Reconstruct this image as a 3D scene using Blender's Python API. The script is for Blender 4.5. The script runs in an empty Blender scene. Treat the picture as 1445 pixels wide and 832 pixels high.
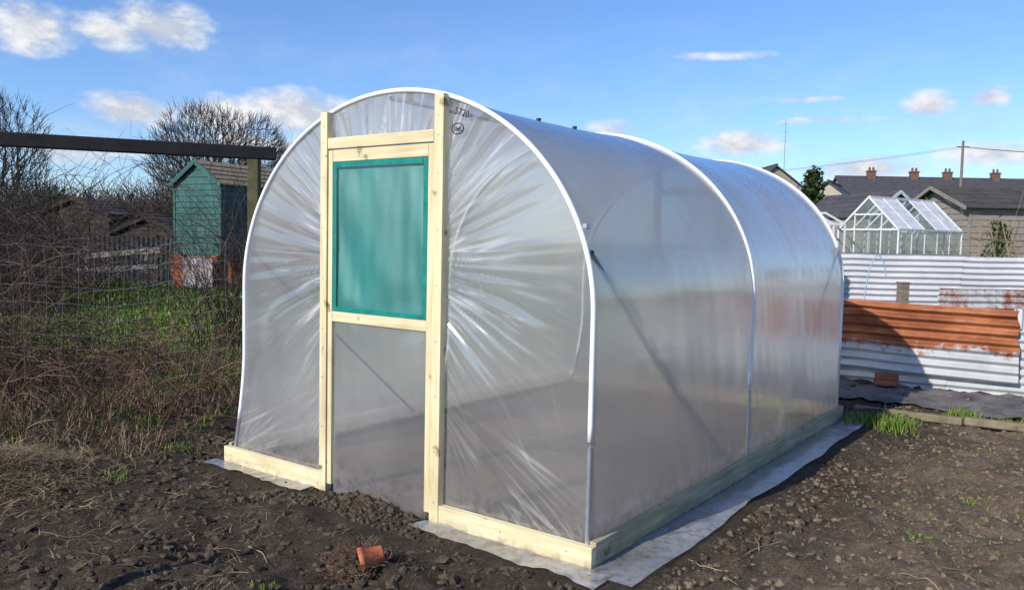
import bpy, math, random
import numpy as np
from mathutils import Vector, Matrix, noise as mnoise
R = random.Random(7)
rng = np.random.default_rng(5)
scene = bpy.context.scene
scene.view_settings.view_transform = 'Standard'
scene.view_settings.look = 'None'
scene.view_settings.exposure = 0
scene.view_settings.gamma = 1

# ------------------------------------------------------------ helpers
class MB:
    def __init__(s): s.v=[]; s.f=[]; s.m=[]
    def add(s, vs, fs, m=0):
        o=len(s.v); s.v.extend([tuple(v) for v in vs])
        for f in fs: s.f.append(tuple(i+o for i in f)); s.m.append(m)
    def box(s, x0,x1,y0,y1,z0,z1,m=0):
        vs=[(x,y,z) for x in (x0,x1) for y in (y0,y1) for z in (z0,z1)]
        s.add(vs,[(0,1,3,2),(4,6,7,5),(0,4,5,1),(2,3,7,6),(0,2,6,4),(1,5,7,3)],m)
    def bar(s,p,q,w,h=None,m=0,up=(0,0,1)):
        h=h or w; p=Vector(p);q=Vector(q);t=(q-p).normalized();u=Vector(up)
        if abs(t.dot(u))>.98: u=Vector((1,0,0))
        a=t.cross(u).normalized(); b=a.cross(t).normalized()
        vs=[c+a*(i*w/2)+b*(j*h/2) for c in (p,q) for i,j in ((-1,-1),(1,-1),(1,1),(-1,1))]
        s.add(vs,[(3,2,1,0),(4,5,6,7),(0,1,5,4),(1,2,6,5),(2,3,7,6),(3,0,4,7)],m)
    def tube(s,pts,rad,n=3,m=0,cap=False):
        pts=[Vector(p) for p in pts]; N=len(pts)
        if not hasattr(rad,'__len__'): rad=[rad]*N
        vs=[]; prev=None
        for i in range(N):
            t=(pts[min(i+1,N-1)]-pts[max(i-1,0)])
            if t.length<1e-9: t=Vector((0,0,1))
            t.normalize()
            if prev is None:
                prev=t.cross(Vector((.3,.9,.1)) if abs(t.z)>.8 else Vector((0,0,1))).normalized()
            a=(prev-t*prev.dot(t)).normalized(); prev=a; b=t.cross(a)
            for k in range(n):
                an=2*math.pi*k/n
                vs.append(pts[i]+(a*math.cos(an)+b*math.sin(an))*rad[i])
        fs=[]
        for i in range(N-1):
            for k in range(n):
                k2=(k+1)%n
                fs.append((i*n+k,i*n+k2,(i+1)*n+k2,(i+1)*n+k))
        if cap: fs.append(tuple(range(n))[::-1]); fs.append(tuple((N-1)*n+k for k in range(n)))
        s.add(vs,fs,m)
    def obj(s,name,mats,parent=None,smooth=False,loc=None,rot=0,bevel=0,attr=None):
        me=bpy.data.meshes.new(name); me.from_pydata(s.v,[],s.f); 
        for mt in (mats if isinstance(mats,(list,tuple)) else [mats]): me.materials.append(mt)
        me.polygons.foreach_set('material_index',s.m)
        if smooth: me.polygons.foreach_set('use_smooth',[True]*len(s.f))
        if attr is not None:
            a=me.color_attributes.new('mask','FLOAT_COLOR','POINT'); a.data.foreach_set('color',np.repeat(np.asarray(attr,dtype=np.float32),4))
        me.update(); o=bpy.data.objects.new(name,me); scene.collection.objects.link(o)
        if parent: o.parent=parent
        if loc: o.location=loc
        o.rotation_euler[2]=rot
        if bevel:
            b=o.modifiers.new('bev','BEVEL'); b.width=bevel; b.segments=2; b.limit_method='ANGLE'
        return o
def npobj(name,V,F,mats,smooth=False,parent=None,attr=None):
    me=bpy.data.meshes.new(name)
    V=np.asarray(V,dtype=np.float32);F=np.asarray(F,dtype=np.int32)
    k=F.shape[1]
    me.vertices.add(len(V)); me.vertices.foreach_set('co',V.ravel())
    me.loops.add(F.size); me.loops.foreach_set('vertex_index',F.ravel())
    me.polygons.add(len(F)); me.polygons.foreach_set('loop_start',np.arange(0,F.size,k,dtype=np.int32))
    me.polygons.foreach_set('loop_total',np.full(len(F),k,dtype=np.int32))
    me.update(calc_edges=True)
    me.polygons.foreach_set('use_smooth',np.full(len(F),smooth))
    if attr is not None:
        a=me.color_attributes.new('mask','FLOAT_COLOR','POINT'); a.data.foreach_set('color',np.asarray(attr,dtype=np.float32).ravel())
    for mt in (mats if isinstance(mats,(list,tuple)) else [mats]): me.materials.append(mt)
    o=bpy.data.objects.new(name,me); scene.collection.objects.link(o)
    if parent: o.parent=parent
    return o
def empty(name,loc=(0,0,0),rot=0):
    e=bpy.data.objects.new(name,None); e.location=loc; e.rotation_euler[2]=rot; e.empty_display_size=.1
    scene.collection.objects.link(e); return e

class NT:
    def __init__(s,name):
        s.mat=bpy.data.materials.new(name); s.mat.use_nodes=True; s.t=s.mat.node_tree; s.t.nodes.clear()
        s.out=s.t.nodes.new('ShaderNodeOutputMaterial')
    def n(s,ty,**k):
        nd=s.t.nodes.new(ty)
        for a,b in k.items():
            if a.startswith('i_'):
                key=a[2:]; key=int(key) if key.isdigit() else key.replace('_',' ')
                if hasattr(b,'is_output'): s.t.links.new(b,nd.inputs[key])
                else: nd.inputs[key].default_value=b
            else: setattr(nd,a,b)
        return nd
    def math(s,op,a,b=0.,c=None,clamp=False):
        nd=s.n('ShaderNodeMath',operation=op,use_clamp=clamp)
        for i,x in enumerate([a,b]+([c] if c is not None else [])):
            if hasattr(x,'is_output'): s.t.links.new(x,nd.inputs[i])
            else: nd.inputs[i].default_value=x
        return nd.outputs[0]
    def ramp(s,fac,stops,interp='LINEAR'):
        nd=s.n('ShaderNodeValToRGB'); s.t.links.new(fac,nd.inputs[0]); cr=nd.color_ramp; cr.interpolation=interp
        while len(cr.elements)<len(stops): cr.elements.new(.5)
        for e,(p,c) in zip(cr.elements,stops):
            e.position=p; e.color=(c[0],c[1],c[2],1) if hasattr(c,'__len__') else (c,c,c,1)
        return nd.outputs[0]
    def mapr(s,v,a,b,c=0.,d=1.):
        nd=s.n('ShaderNodeMapRange'); s.t.links.new(v,nd.inputs[0])
        for i,x in zip((1,2,3,4),(a,b,c,d)): nd.inputs[i].default_value=x
        return nd.outputs[0]
    def mix(s,fac,a,b,mode='MIX'):
        nd=s.n('ShaderNodeMix',data_type='RGBA',blend_type=mode)
        for i,x in ((0,fac),(6,a),(7,b)):
            if hasattr(x,'is_output'): s.t.links.new(x,nd.inputs[i])
            else: nd.inputs[i].default_value=x if not hasattr(x,'__len__') else (x[0],x[1],x[2],1)
        return nd.outputs[2]
    def noise(s,vec,scale,detail=4,rough=.5,dist=0):
        nd=s.n('ShaderNodeTexNoise',i_Scale=scale,i_Detail=detail,i_Roughness=rough,i_Distortion=dist)
        if vec is not None: s.t.links.new(vec,nd.inputs['Vector'])
        return nd.outputs[0]
    def coord(s,k='Object'): return s.n('ShaderNodeTexCoord').outputs[k]
    def vmul(s,v,t):
        nd=s.n('ShaderNodeVectorMath',operation='MULTIPLY'); s.t.links.new(v,nd.inputs[0]); nd.inputs[1].default_value=t; return nd.outputs[0]
    def bump(s,h,st=.5,d=.01):
        return s.n('ShaderNodeBump',i_Height=h,i_Strength=st,i_Distance=d).outputs[0]
    def surf(s,sh): s.t.links.new(sh,s.out.inputs[0]); return s.mat
    def pbr(s,col,rough=.7,normal=None,metal=0,spec=.4):
        p=s.n('ShaderNodeBsdfPrincipled')
        for key,x in (('Base Color',col),('Roughness',rough),('Metallic',metal),('Specular IOR Level',spec)):
            if hasattr(x,'is_output'): s.t.links.new(x,p.inputs[key])
            else: p.inputs[key].default_value=x if not hasattr(x,'__len__') else (x[0],x[1],x[2],1)
        if normal is not None: s.t.links.new(normal,p.inputs['Normal'])
        return s.surf(p.outputs[0])

def mat_var(name,c1,c2,scale=8,rough=.8,stretch=(1,1,1),bump=.3,bd=.005,spec=.3,metal=0,coord='Object'):
    t=NT(name); v=t.vmul(t.coord(coord),stretch)
    n=t.noise(v,scale,5,.6); n2=t.noise(v,scale*5,3,.6)
    f=t.math('ADD',t.math('MULTIPLY',n,.7),t.math('MULTIPLY',n2,.3))
    col=t.ramp(f,[(.33,c1),(.67,c2)])
    return t.pbr(col,rough,t.bump(f,bump,bd),metal,spec)

# ------------------------------------------------------------ noise in numpy
_tab=rng.random((256,256)).astype(np.float64)
def vn(x,y,s=1.0,off=0):
    x=np.asarray(x,float)*s+off*17.3+1000; y=np.asarray(y,float)*s+off*9.7+1000
    xi=np.floor(x).astype(int); yi=np.floor(y).astype(int); fx=x-xi; fy=y-yi
    fx=fx*fx*(3-2*fx); fy=fy*fy*(3-2*fy)
    g=lambda a,b:_tab[a%256,b%256]
    return (g(xi,yi)*(1-fx)+g(xi+1,yi)*fx)*(1-fy)+(g(xi,yi+1)*(1-fx)+g(xi+1,yi+1)*fx)*fy
def sst(a,b,x):
    t=np.clip((x-a)/(b-a),0,1); return t*t*(3-2*t)
# tunnel frame
OX,OY=.395,3.825; TA=math.atan2(-.5953,.8035); ax,ay=.8035,-.5953; bx,by=.5953,.8035
def tl(x,y): 
    dx=x-OX; dy=y-OY; return dx*ax+dy*ay, dx*bx+dy*by
def tw(lx,ly): return OX+lx*ax+ly*bx, OY+lx*ay+ly*by
LEN=4.33
def H(x,y):
    x=np.asarray(x,float); y=np.asarray(y,float)
    base=.42*sst(10,18,y)
    lx,ly=tl(x,y)
    d=np.maximum(np.maximum(-2.95-lx,lx-.3),np.maximum(-.18-ly,ly-LEN-.1))
    m=.12+.88*sst(0,.35,d)
    near=sst(60,25,np.hypot(x,y))
    h=(vn(x,y,1.1,1)-.5)*.09+(vn(x,y,3.1,2)-.5)*.07+(vn(x,y,8,3)-.5)*.046+(vn(x,y,19,4)-.5)*.030+(vn(x,y,33,6)-.5)*.018
    h=h*m*near - .012
    h+=.06*np.exp(-(((lx+1.42)/.3)**2+((ly+.10)/.10)**2))*(.6+.8*vn(x,y,14,5))
    h+=.14*np.exp(-(((x+3.2)/.5)**2+((y-4.9)/.4)**2))
    return base+h

# ------------------------------------------------------------ materials
def wood(name,c1,c2,knots=True,rough=.65,axis=2):
    t=NT(name); co=t.coord()
    st=[14,14,14]; st[axis]=1.0
    v=t.vmul(co,tuple(st)); n=t.noise(v,2.2,6,.6,.6)
    col=t.ramp(n,[(.3,c1),(.62,c2)])
    k=t.noise(co,9,2,.4); kn=t.mapr(k,.68,.76)
    col=t.mix(kn,col,(c1[0]*.35,c1[1]*.28,c1[2]*.2))
    st2=t.mapr(t.noise(co,3,4,.6),.48,.75,0,.4)
    col=t.mix(st2,col,(c1[0]*.6,c1[1]*.6,c1[2]*.5))
    z=t.n('ShaderNodeSeparateXYZ',i_0=co).outputs[2]
    mud=t.math('MULTIPLY',t.mapr(z,.06,.0),t.mapr(t.noise(co,14,4,.7),.40,.65))
    col=t.mix(t.math('MULTIPLY',mud,.75),col,(.12,.09,.07))
    return t.pbr(col,rough,t.bump(n,.25,.003),0,.3)
M_pine_v=wood('pine_vertical',(.58,.48,.27),(.76,.67,.43),axis=2)
M_pine_h=wood('pine_horizontal',(.56,.46,.26),(.74,.65,.42),axis=0)
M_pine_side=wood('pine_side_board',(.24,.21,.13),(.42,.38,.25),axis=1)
M_steel=mat_var('galvanised_steel',(.38,.40,.42),(.55,.57,.60),30,.4,metal=.7,bump=.1)
M_tape=mat_var('white_hoop_tape',(.80,.80,.80),(.88,.88,.88),20,.5,bump=.05)
M_black=mat_var('black_ink',(.02,.02,.03),(.03,.03,.04),20)

def film(name,front=False,clear=.12,blur=.3,trans=.6,rough=.28,spec=1.2,tint=(.88,.86,.83),ttint=(.97,.90,.79),painted_glint=.6,ior=1.13,brough=.55):
    """polythene: clear part + rough (blurring) part + milky part + thin-sheet gloss"""
    t=NT(name); co=t.coord(); Z=t.n('ShaderNodeSeparateXYZ',i_0=co).outputs[2]
    broad=t.noise(co,1.3,1,.5)
    clr=t.math('MULTIPLY',clear,t.mapr(broad,.3,.7,1.25,.75))
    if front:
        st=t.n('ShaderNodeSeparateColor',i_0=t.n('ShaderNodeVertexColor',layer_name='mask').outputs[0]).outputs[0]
        inv=t.math('SUBTRACT',1,t.math('MULTIPLY',st,painted_glint*1.6),clamp=True)  # masked folds go milky white: crease highlights painted into the film, besides stretch whitening
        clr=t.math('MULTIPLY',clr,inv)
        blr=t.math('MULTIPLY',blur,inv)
    else: blr=blur
    dirt=t.math('MULTIPLY',t.mapr(Z,.30,.02),t.mapr(t.noise(co,18,3,.7),.46,.62,0,.75))
    col=t.mix(dirt,tint,(.34,.29,.24)); tcol=t.mix(dirt,ttint,(.3,.25,.2))
    tr=t.n('ShaderNodeBsdfTransparent',i_Color=(.97,.965,.96,1))
    rf=t.n('ShaderNodeBsdfRefraction',i_Color=(.97,.95,.92,1),i_Roughness=brough,i_IOR=ior)
    df=t.n('ShaderNodeBsdfDiffuse',i_Color=col)
    tn=t.n('ShaderNodeBsdfTranslucent',i_Color=tcol)
    dm=t.n('ShaderNodeMixShader',i_0=trans,i_1=df.outputs[0],i_2=tn.outputs[0])
    b1=t.n('ShaderNodeMixShader',i_0=blr,i_1=dm.outputs[0],i_2=rf.outputs[0])
    b=t.n('ShaderNodeMixShader',i_0=clr,i_1=b1.outputs[0],i_2=tr.outputs[0])
    gl=t.n('ShaderNodeBsdfGlossy',i_Roughness=rough)
    ge=t.n('ShaderNodeNewGeometry'); dt=t.n('ShaderNodeVectorMath',operation='DOT_PRODUCT'); t.t.links.new(ge.outputs['Incoming'],dt.inputs[0]); t.t.links.new(ge.outputs['Normal'],dt.inputs[1])
    c=t.math('SUBTRACT',1,t.math('ABSOLUTE',dt.outputs['Value']),clamp=True)
    fac=t.math('MULTIPLY',t.math('ADD',.055,t.math('MULTIPLY',t.math('POWER',c,5),.8)),spec,clamp=True)
    m=t.n('ShaderNodeMixShader',i_0=fac,i_1=b.outputs[0],i_2=gl.outputs[0])
    return t.surf(m.outputs[0])
M_film=film('polythene_film',False,.20,.42,.74,rough=.20,spec=1.8,ior=1.10,brough=.38)
M_filmF=film('polythene_film_creased',True,.52,.44,.5,rough=.13,spec=2.2,ior=1.08,brough=.33,tint=(.87,.87,.87),painted_glint=.66)
M_filmD=film('polythene_film_door',False,.60,.40,.5,rough=.18,spec=1.6,ior=1.08,brough=.33,tint=(.84,.85,.87))
M_skirt=film('polythene_film_skirt',False,.60,.0,.1,rough=.22,spec=2.0,tint=(.70,.71,.73))

def netting():
    t=NT('green_netting'); co=t.coord(); 
    w=t.n('ShaderNodeTexWave',wave_type='BANDS',bands_direction='X',i_Scale=60); t.t.links.new(co,w.inputs[0])
    w2=t.n('ShaderNodeTexWave',wave_type='BANDS',bands_direction='Z',i_Scale=60); t.t.links.new(co,w2.inputs[0])
    n=t.noise(t.vmul(co,(3,1,1)),1.2,3,.5)
    col=t.ramp(n,[(.3,(.0,.18,.165)),(.7,(.012,.31,.28))])
    h=t.math('ADD',w.outputs[1],w2.outputs[1])
    bm=t.bump(h,.4,.002)
    df=t.n('ShaderNodeBsdfDiffuse',i_Color=col,i_Normal=bm); tn=t.n('ShaderNodeBsdfTranslucent',i_Color=col)
    tr=t.n('ShaderNodeBsdfTransparent')
    a=t.n('ShaderNodeMixShader',i_0=.35,i_1=df.outputs[0],i_2=tn.outputs[0])
    gl=t.n('ShaderNodeBsdfGlossy',i_Roughness=.35,i_Color=(.5,.8,.8,1),i_Normal=bm)
    a2=t.n('ShaderNodeMixShader',i_0=.10,i_1=a.outputs[0],i_2=gl.outputs[0])
    b=t.n('ShaderNodeMixShader',i_0=.80,i_1=tr.outputs[0],i_2=a2.outputs[0])
    return t.surf(b.outputs[0])
M_net=netting()
M_netedge=mat_var('green_netting_hem',(.0,.14,.12),(.01,.25,.21),20,.6)

def soilmat():
    t=NT('ground_soil_and_grass'); co=t.coord()
    at=t.n('ShaderNodeVertexColor',layer_name='mask'); sp=t.n('ShaderNodeSeparateColor',i_0=at.outputs[0])
    g,s,d=sp.outputs[:3]
    n=t.noise(co,7,8,.7); n2=t.noise(co,45,5,.75); n4=t.noise(co,130,3,.7)
    f=t.math('ADD',t.math('ADD',t.math('MULTIPLY',n,.4),t.math('MULTIPLY',n2,.4)),t.math('MULTIPLY',n4,.2))
    dark=t.ramp(f,[(.34,(.018,.014,.011)),(.52,(.065,.050,.037)),(.66,(.16,.125,.09))])
    dry=t.ramp(f,[(.34,(.045,.033,.022)),(.5,(.155,.116,.080)),(.66,(.34,.27,.19))])
    col=t.mix(d,dark,dry)
    moss=t.math('MULTIPLY',t.mapr(t.noise(co,2.2,6,.7),.54,.66),t.math('MULTIPLY',d,.45))
    col=t.mix(moss,col,(.11,.11,.055))
    gr=t.ramp(f,[(.3,(.025,.045,.008)),(.5,(.075,.13,.02)),(.7,(.17,.22,.05))])
    stc=t.ramp(f,[(.3,(.05,.035,.02)),(.55,(.17,.12,.07)),(.7,(.30,.22,.13))])
    col=t.mix(g,col,gr); col=t.mix(s,col,stc)
    bm=t.bump(f,1.,.04)
    return t.pbr(col,.95,bm,0,.15)
M_ground=soilmat()
M_clod=mat_var('soil_clod',(.026,.020,.015),(.135,.105,.076),30,.95,bump=.8,bd=.01,spec=.1)
M_clod2=mat_var('dry_soil_clod',(.065,.048,.033),(.27,.21,.15),30,.95,bump=.8,bd=.01,spec=.1)
def strandmat(name,cols,rough=.7,scale=3):
    t=NT(name); co=t.coord(); w=t.n('ShaderNodeTexWhiteNoise',noise_dimensions='1D')
    ge=t.n('ShaderNodeNewGeometry'); t.t.links.new(ge.outputs['Random Per Island'],w.inputs['W'])
    k=len(cols); col=t.ramp(w.outputs[0],[(i/(k-1),c) for i,c in enumerate(cols)])
    n=t.noise(co,scale,2,.6); col=t.mix(t.mapr(n,.3,.7,.0,.45),col,(cols[0][0]*.5,cols[0][1]*.5,cols[0][2]*.5))
    return t.pbr(col,rough,None,0,.2)
M_grass=strandmat('grass_blades',[(.06,.12,.018),(.14,.24,.03),(.21,.31,.055),(.27,.27,.10)])
M_straw=strandmat('dry_straw',[(.13,.09,.05),(.28,.205,.12),(.45,.355,.21)])
M_bramble=strandmat('bramble_stems',[(.06,.032,.022),(.13,.075,.048),(.28,.19,.12),(.11,.045,.03)])
M_twig=strandmat('bare_twigs',[(.04,.03,.023),(.08,.058,.044),(.13,.095,.07)])
M_bark=mat_var('bark',(.05,.04,.032),(.11,.09,.07),6,.9)
M_leaf=strandmat('evergreen_leaves',[(.015,.03,.01),(.035,.06,.015),(.06,.09,.025)])

# ------------------------------------------------------------ ground
fx=np.arange(-5,7.5,.030); fy=np.arange(2.0,9.5,.030)
def ext(a,lo,hi,g=1.13):
    st=a[1]-a[0]; L=[];x=a[0];s=st
    while x>lo: s*=g; x-=s; L.append(x)
    Rr=[];x=a[-1];s=st
    while x<hi: s*=g; x+=s; Rr.append(x)
    return np.array(L[::-1]+list(a)+Rr)
gx=ext(fx,-500,500); gy=ext(fy,-60,900)
GX,GY=np.meshgrid(gx,gy); GZ=H(GX,GY)
nx,ny=len(gx),len(gy)
V=np.stack([GX.ravel(),GY.ravel(),GZ.ravel()],1)
idx=np.arange(nx*ny).reshape(ny,nx)
F=np.stack([idx[:-1,:-1],idx[:-1,1:],idx[1:,1:],idx[1:,:-1]],-1).reshape(-1,4)
lx,ly=tl(GX,GY)
nz=vn(GX,GY,1.3,8)*.5+vn(GX,GY,4,9)*.3+vn(GX,GY,11,10)*.2
def grassmask(x,y):
    nzz=vn(x,y,1.3,8)*.5+vn(x,y,4,9)*.3+vn(x,y,11,10)*.2
    lx,ly=tl(x,y)
    left=sst(-3.0,-3.7,lx)*sst(7.3,10.0,y+(nzz-.5)*3)
    far=sst(11,14,y)
    return np.clip(np.maximum(left,far)*sst(.18,.42,nzz+.08),0,1)
gm=grassmask(GX,GY)
sm=np.clip(sst(.8,.35,np.hypot((GX+3.3)/.9,(GY-4.9)/.7))*(.5+nz),0,1)
sm=np.maximum(sm,.6*sst(-2.6,-3.6,GX)*sst(10,7.5,GY)*sst(.35,.6,nz))
dm=sst(.2,1.3,lx+ (nz-.5)*1.2)
ins=(lx>-2.8)&(lx<-.02)&(ly>.02)&(ly<LEN)
dm=np.where(ins,1.,dm)
attr=np.stack([gm.ravel(),sm.ravel(),dm.ravel(),np.ones(gm.size)],1)
npobj('ground',V,F,M_ground,True,attr=attr)

def ico():
    p=(1+5**.5)/2
    v=np.array([(-1,p,0),(1,p,0),(-1,-p,0),(1,-p,0),(0,-1,p),(0,1,p),(0,-1,-p),(0,1,-p),(p,0,-1),(p,0,1),(-p,0,-1),(-p,0,1)],float)/1.9
    f=np.array([(0,11,5),(0,5,1),(0,1,7),(0,7,10),(0,10,11),(1,5,9),(5,11,4),(11,10,2),(10,7,6),(7,1,8),(3,9,4),(3,4,2),(3,2,6),(3,6,8),(3,8,9),(4,9,5),(2,4,11),(6,2,10),(8,6,7),(9,8,1)])
    return v,f
iv,if_=ico()
def scatter_clods(name,n,xr,yr,sz,mat,cond,pw=7):
    x=rng.uniform(*xr,n); y=rng.uniform(*yr,n); k=cond(x,y); x=x[k];y=y[k];n=len(x)
    s=sz[0]+(sz[1]-sz[0])*rng.random(n)**pw
    vv=iv[None]*(1+rng.uniform(-.42,.42,(n,12,1)))*s[:,None,None]*rng.uniform(.55,1.3,(n,1,3))
    vv[:,:,2]*=.7
    vv[:,:,0]+=x[:,None];vv[:,:,1]+=y[:,None];vv[:,:,2]+=(H(x,y)+s*.05)[:,None]
    ff=(if_[None]+12*np.arange(n)[:,None,None]).reshape(-1,3)
    npobj(name,vv.reshape(-1,3),ff,mat,False)
def outside(x,y,m=.0):
    lx,ly=tl(x,y); return ~((lx>-2.95-m)&(lx<.34+m)&(ly>-.24-m)&(ly<LEN+.1+m))
scatter_clods('soil_clods',32000,(-4.2,2.5),(2.1,7.4),(.003,.036),M_clod,lambda x,y:outside(x,y)&(vn(x,y,2.4,12)+.3*rng.random(len(x))>.42)&(tl(x,y)[0]<.6),6)
scatter_clods('soil_clods',38000,(.3,7),(2.1,8.6),(.003,.026),M_clod2,lambda x,y:outside(x,y)&(vn(x,y,2.4,12)+.3*rng.random(len(x))>.40)&(tl(x,y)[0]>.2))
n=1100; lxx=rng.normal(-1.42,.26,n); lyy=rng.uniform(-.28,-.03,n)
def doorclods():
    x=OX+lxx*ax+lyy*bx; y=OY+lxx*ay+lyy*by; s=.004+.018*rng.random(n)**4
    vv=iv[None]*(1+rng.uniform(-.4,.4,(n,12,1)))*s[:,None,None]
    vv[:,:,0]+=x[:,None];vv[:,:,1]+=y[:,None];vv[:,:,2]+=(H(x,y)+s*.2)[:,None]
    npobj('soil_heap',vv.reshape(-1,3),(if_[None]+12*np.arange(n)[:,None,None]).reshape(-1,3),M_clod)
doorclods()

def blades(name,x,y,h,w,mat,lean=.5,flat=False,z=None):
    n=len(x); a=rng.uniform(0,2*np.pi,n); z=H(x,y) if z is None else z
    dx=np.cos(a)*w;dy=np.sin(a)*w; b=rng.uniform(0,2*np.pi,n); l=rng.uniform(.1,1,n)*lean*h
    if flat: up=h*rng.uniform(.02,.25,n); l=h
    else: up=h
    mx=x+np.cos(b)*l*.35; my=y+np.sin(b)*l*.35; mz=z+up*.62
    tx=x+np.cos(b)*l; ty=y+np.sin(b)*l; tz=z+up*(1 if not flat else .6)
    P=np.stack([np.stack([x-dx,y-dy,z-.005],1),np.stack([x+dx,y+dy,z-.005],1),
      np.stack([mx+dx*.7,my+dy*.7,mz],1),np.stack([mx-dx*.7,my-dy*.7,mz],1),
      np.stack([tx+dx*.1,ty+dy*.1,tz],1),np.stack([tx-dx*.1,ty-dy*.1,tz],1)],1)
    o=6*np.arange(n)[:,None]
    F=np.concatenate([o+np.array([[0,1,2,3]]),o+np.array([[3,2,4,5]])],0)
    return npobj(name,P.reshape(-1,3),F,mat,False)
x=rng.uniform(-12,0,64000); y=7+11*rng.random(64000)
k=(grassmask(x,y)>rng.random(64000)*.9+.1)&outside(x,y,.05); x=x[k];y=y[k]
blades('grass',x,y,rng.uniform(.03,.10,len(x)),.004+.0006*y,M_grass,.8)
x=rng.uniform(-9,-2.5,18000); y=rng.uniform(5.5,10.5,18000); k=(vn(x,y,1.7,20)>.38)&outside(x,y,.1);x=x[k];y=y[k]
blades('dead_grass',x,y,rng.uniform(.04,.18,len(x)),.0035,M_straw,1.6)
x=rng.uniform(-8,-2.4,6000); y=rng.uniform(5.2,9,6000); k=(vn(x,y,1.9,25)>.5)&outside(x,y,.1);x=x[k];y=y[k]
blades('grass',x,y,rng.uniform(.03,.10,len(x)),.004,M_grass,1.)
n=7000; x=rng.normal(-3.35,.36,n); y=rng.normal(4.9,.30,n); k=(x<-2.3)
blades('straw_heap',x[k],y[k],rng.uniform(.06,.24,k.sum()),.003,M_straw,1,flat=True,z=H(x[k],y[k])+rng.uniform(0,.07,k.sum()))
n=2400; x=rng.uniform(-4,6.5,n); y=rng.uniform(2.1,8,n); k=outside(x,y,.02);
blades('dry_stalks',x[k],y[k],rng.uniform(.02,.13,k.sum()),.0018,M_straw,1,flat=True,z=H(x[k],y[k])+.008)
n=4200; x=rng.uniform(-4.2,-1.2,n); y=rng.uniform(2.8,7.2,n); k=outside(x,y,.02)&(vn(x,y,1.5,33)>.42);
blades('dry_stalks',x[k],y[k],rng.uniform(.04,.20,k.sum()),.0022,M_straw,1,flat=True,z=H(x[k],y[k])+.01)
def tuft(cx,cy,r,n,h,name='grass_tuft',m=None):
    x=rng.normal(cx,r,n);y=rng.normal(cy,r,n); blades(name,x,y,rng.uniform(.3,1,n)*h,.004,m or M_grass,.7)
for c in [(3.28,7.05,.10,260,.15),(3.5,7.15,.08,160,.12),(3.12,7.2,.07,150,.12),(4.25,7.55,.08,200,.12),(4.5,7.3,.05,60,.08),(4.62,7.05,.1,220,.10),
          (-2.42,4.95,.045,70,.07),(-2.9,6.4,.08,120,.1),(-2.35,5.8,.06,60,.08),(-1.05,3.45,.03,30,.03),(2.2,4.3,.05,40,.025),(2.9,5.0,.05,40,.025),(1.8,3.6,.04,30,.02)]: tuft(*c)
n=3200; x=rng.uniform(.8,7,n); y=rng.uniform(2.5,8.5,n); k=outside(x,y,.2)&(vn(x,y,1.2,40)>.60)
blades('ground_weeds',x[k],y[k],rng.uniform(.008,.025,k.sum()),.005,M_grass,1.2)

mb=MB()
for i in range(120):
    x=R.uniform(-3.3,1.5) if i<96 else R.uniform(1,4.5); y=R.uniform(2.7,6.4)
    if not outside(np.array(x),np.array(y),.12): continue
    a=R.uniform(0,6.28); L=R.uniform(.08,.40); pts=[]; 
    for k in range(6):
        pts.append((x,y,float(H(x,y))+.010+.012*R.random())); x+=math.cos(a)*L/5; y+=math.sin(a)*L/5; a+=R.uniform(-.35,.35)
    r=R.uniform(.6,1.2)
    mb.tube(pts,[.003*r,.003*r,.0027*r,.0022*r,.002*r,.0012*r],4)
mb.obj('fallen_twigs',M_straw)

# ------------------------------------------------------------ polytunnel
T=empty('polytunnel',(OX,OY,0),TA)
XC,HW,Z0,BB=-1.365,1.355,1.20,1.17
def ztop(x): return Z0+BB*math.sqrt(max(0,1-((x-XC)/HW)**2))
def flare(z): return -.13*max(0,1-z/.75)**1.5
def profile(n=110,zb=0.0):
    P=[]
    for i in range(16): z=zb+(Z0-zb)*i/16; P.append((XC+HW,z))
    for i in range(n+1):
        a=math.pi*i/n; P.append((XC+HW*math.cos(a),Z0+BB*math.sin(a)))
    for i in range(1,17):
        z=Z0-(Z0-zb)*i/16; P.append((XC-HW+flare(z),z))
    return P
PR=profile()
hoops=[0,2.10,LEN]
NY=200; vs=[];
for j in range(NY+1):
    y=LEN*j/NY
    seg=0 if y<hoops[1] else 1; u=(y-hoops[seg])/(hoops[seg+1]-hoops[seg]); sag=.028*math.sin(math.pi*u)**.8 if 0<u<1 else 0
    nh=min(abs(y-h_) for h_ in hoops)
    for (x,z) in PR:
        dx=(x-XC)/HW; dz=max(0,(z-Z0)/BB); L=math.hypot(dx,dz) or 1
        fl=min(1,z/.5)
        w=.007*mnoise.noise(Vector((x*1.5,y*2.2,z*1.2)))
        w+=.0036*mnoise.noise(Vector((x*.6,y*9+z*2.5,z*.8+3)))*min(1,nh/.05)*(1.4 if z<.9 else .7)
        vs.append((x-(sag*fl+w)*dx/L,y,z-(sag+w)*dz/L))
m=len(PR); fs=[(j*m+i,(j+1)*m+i,(j+1)*m+i+1,j*m+i+1) for j in range(NY) for i in range(m-1)]
mb=MB(); mb.add(vs,fs); mb.obj('film_cover',M_film,T,True)
def sm01(a,b,x):
    t=max(0,min(1,(x-a)/(b-a))); return t*t*(3-2*t)
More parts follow.
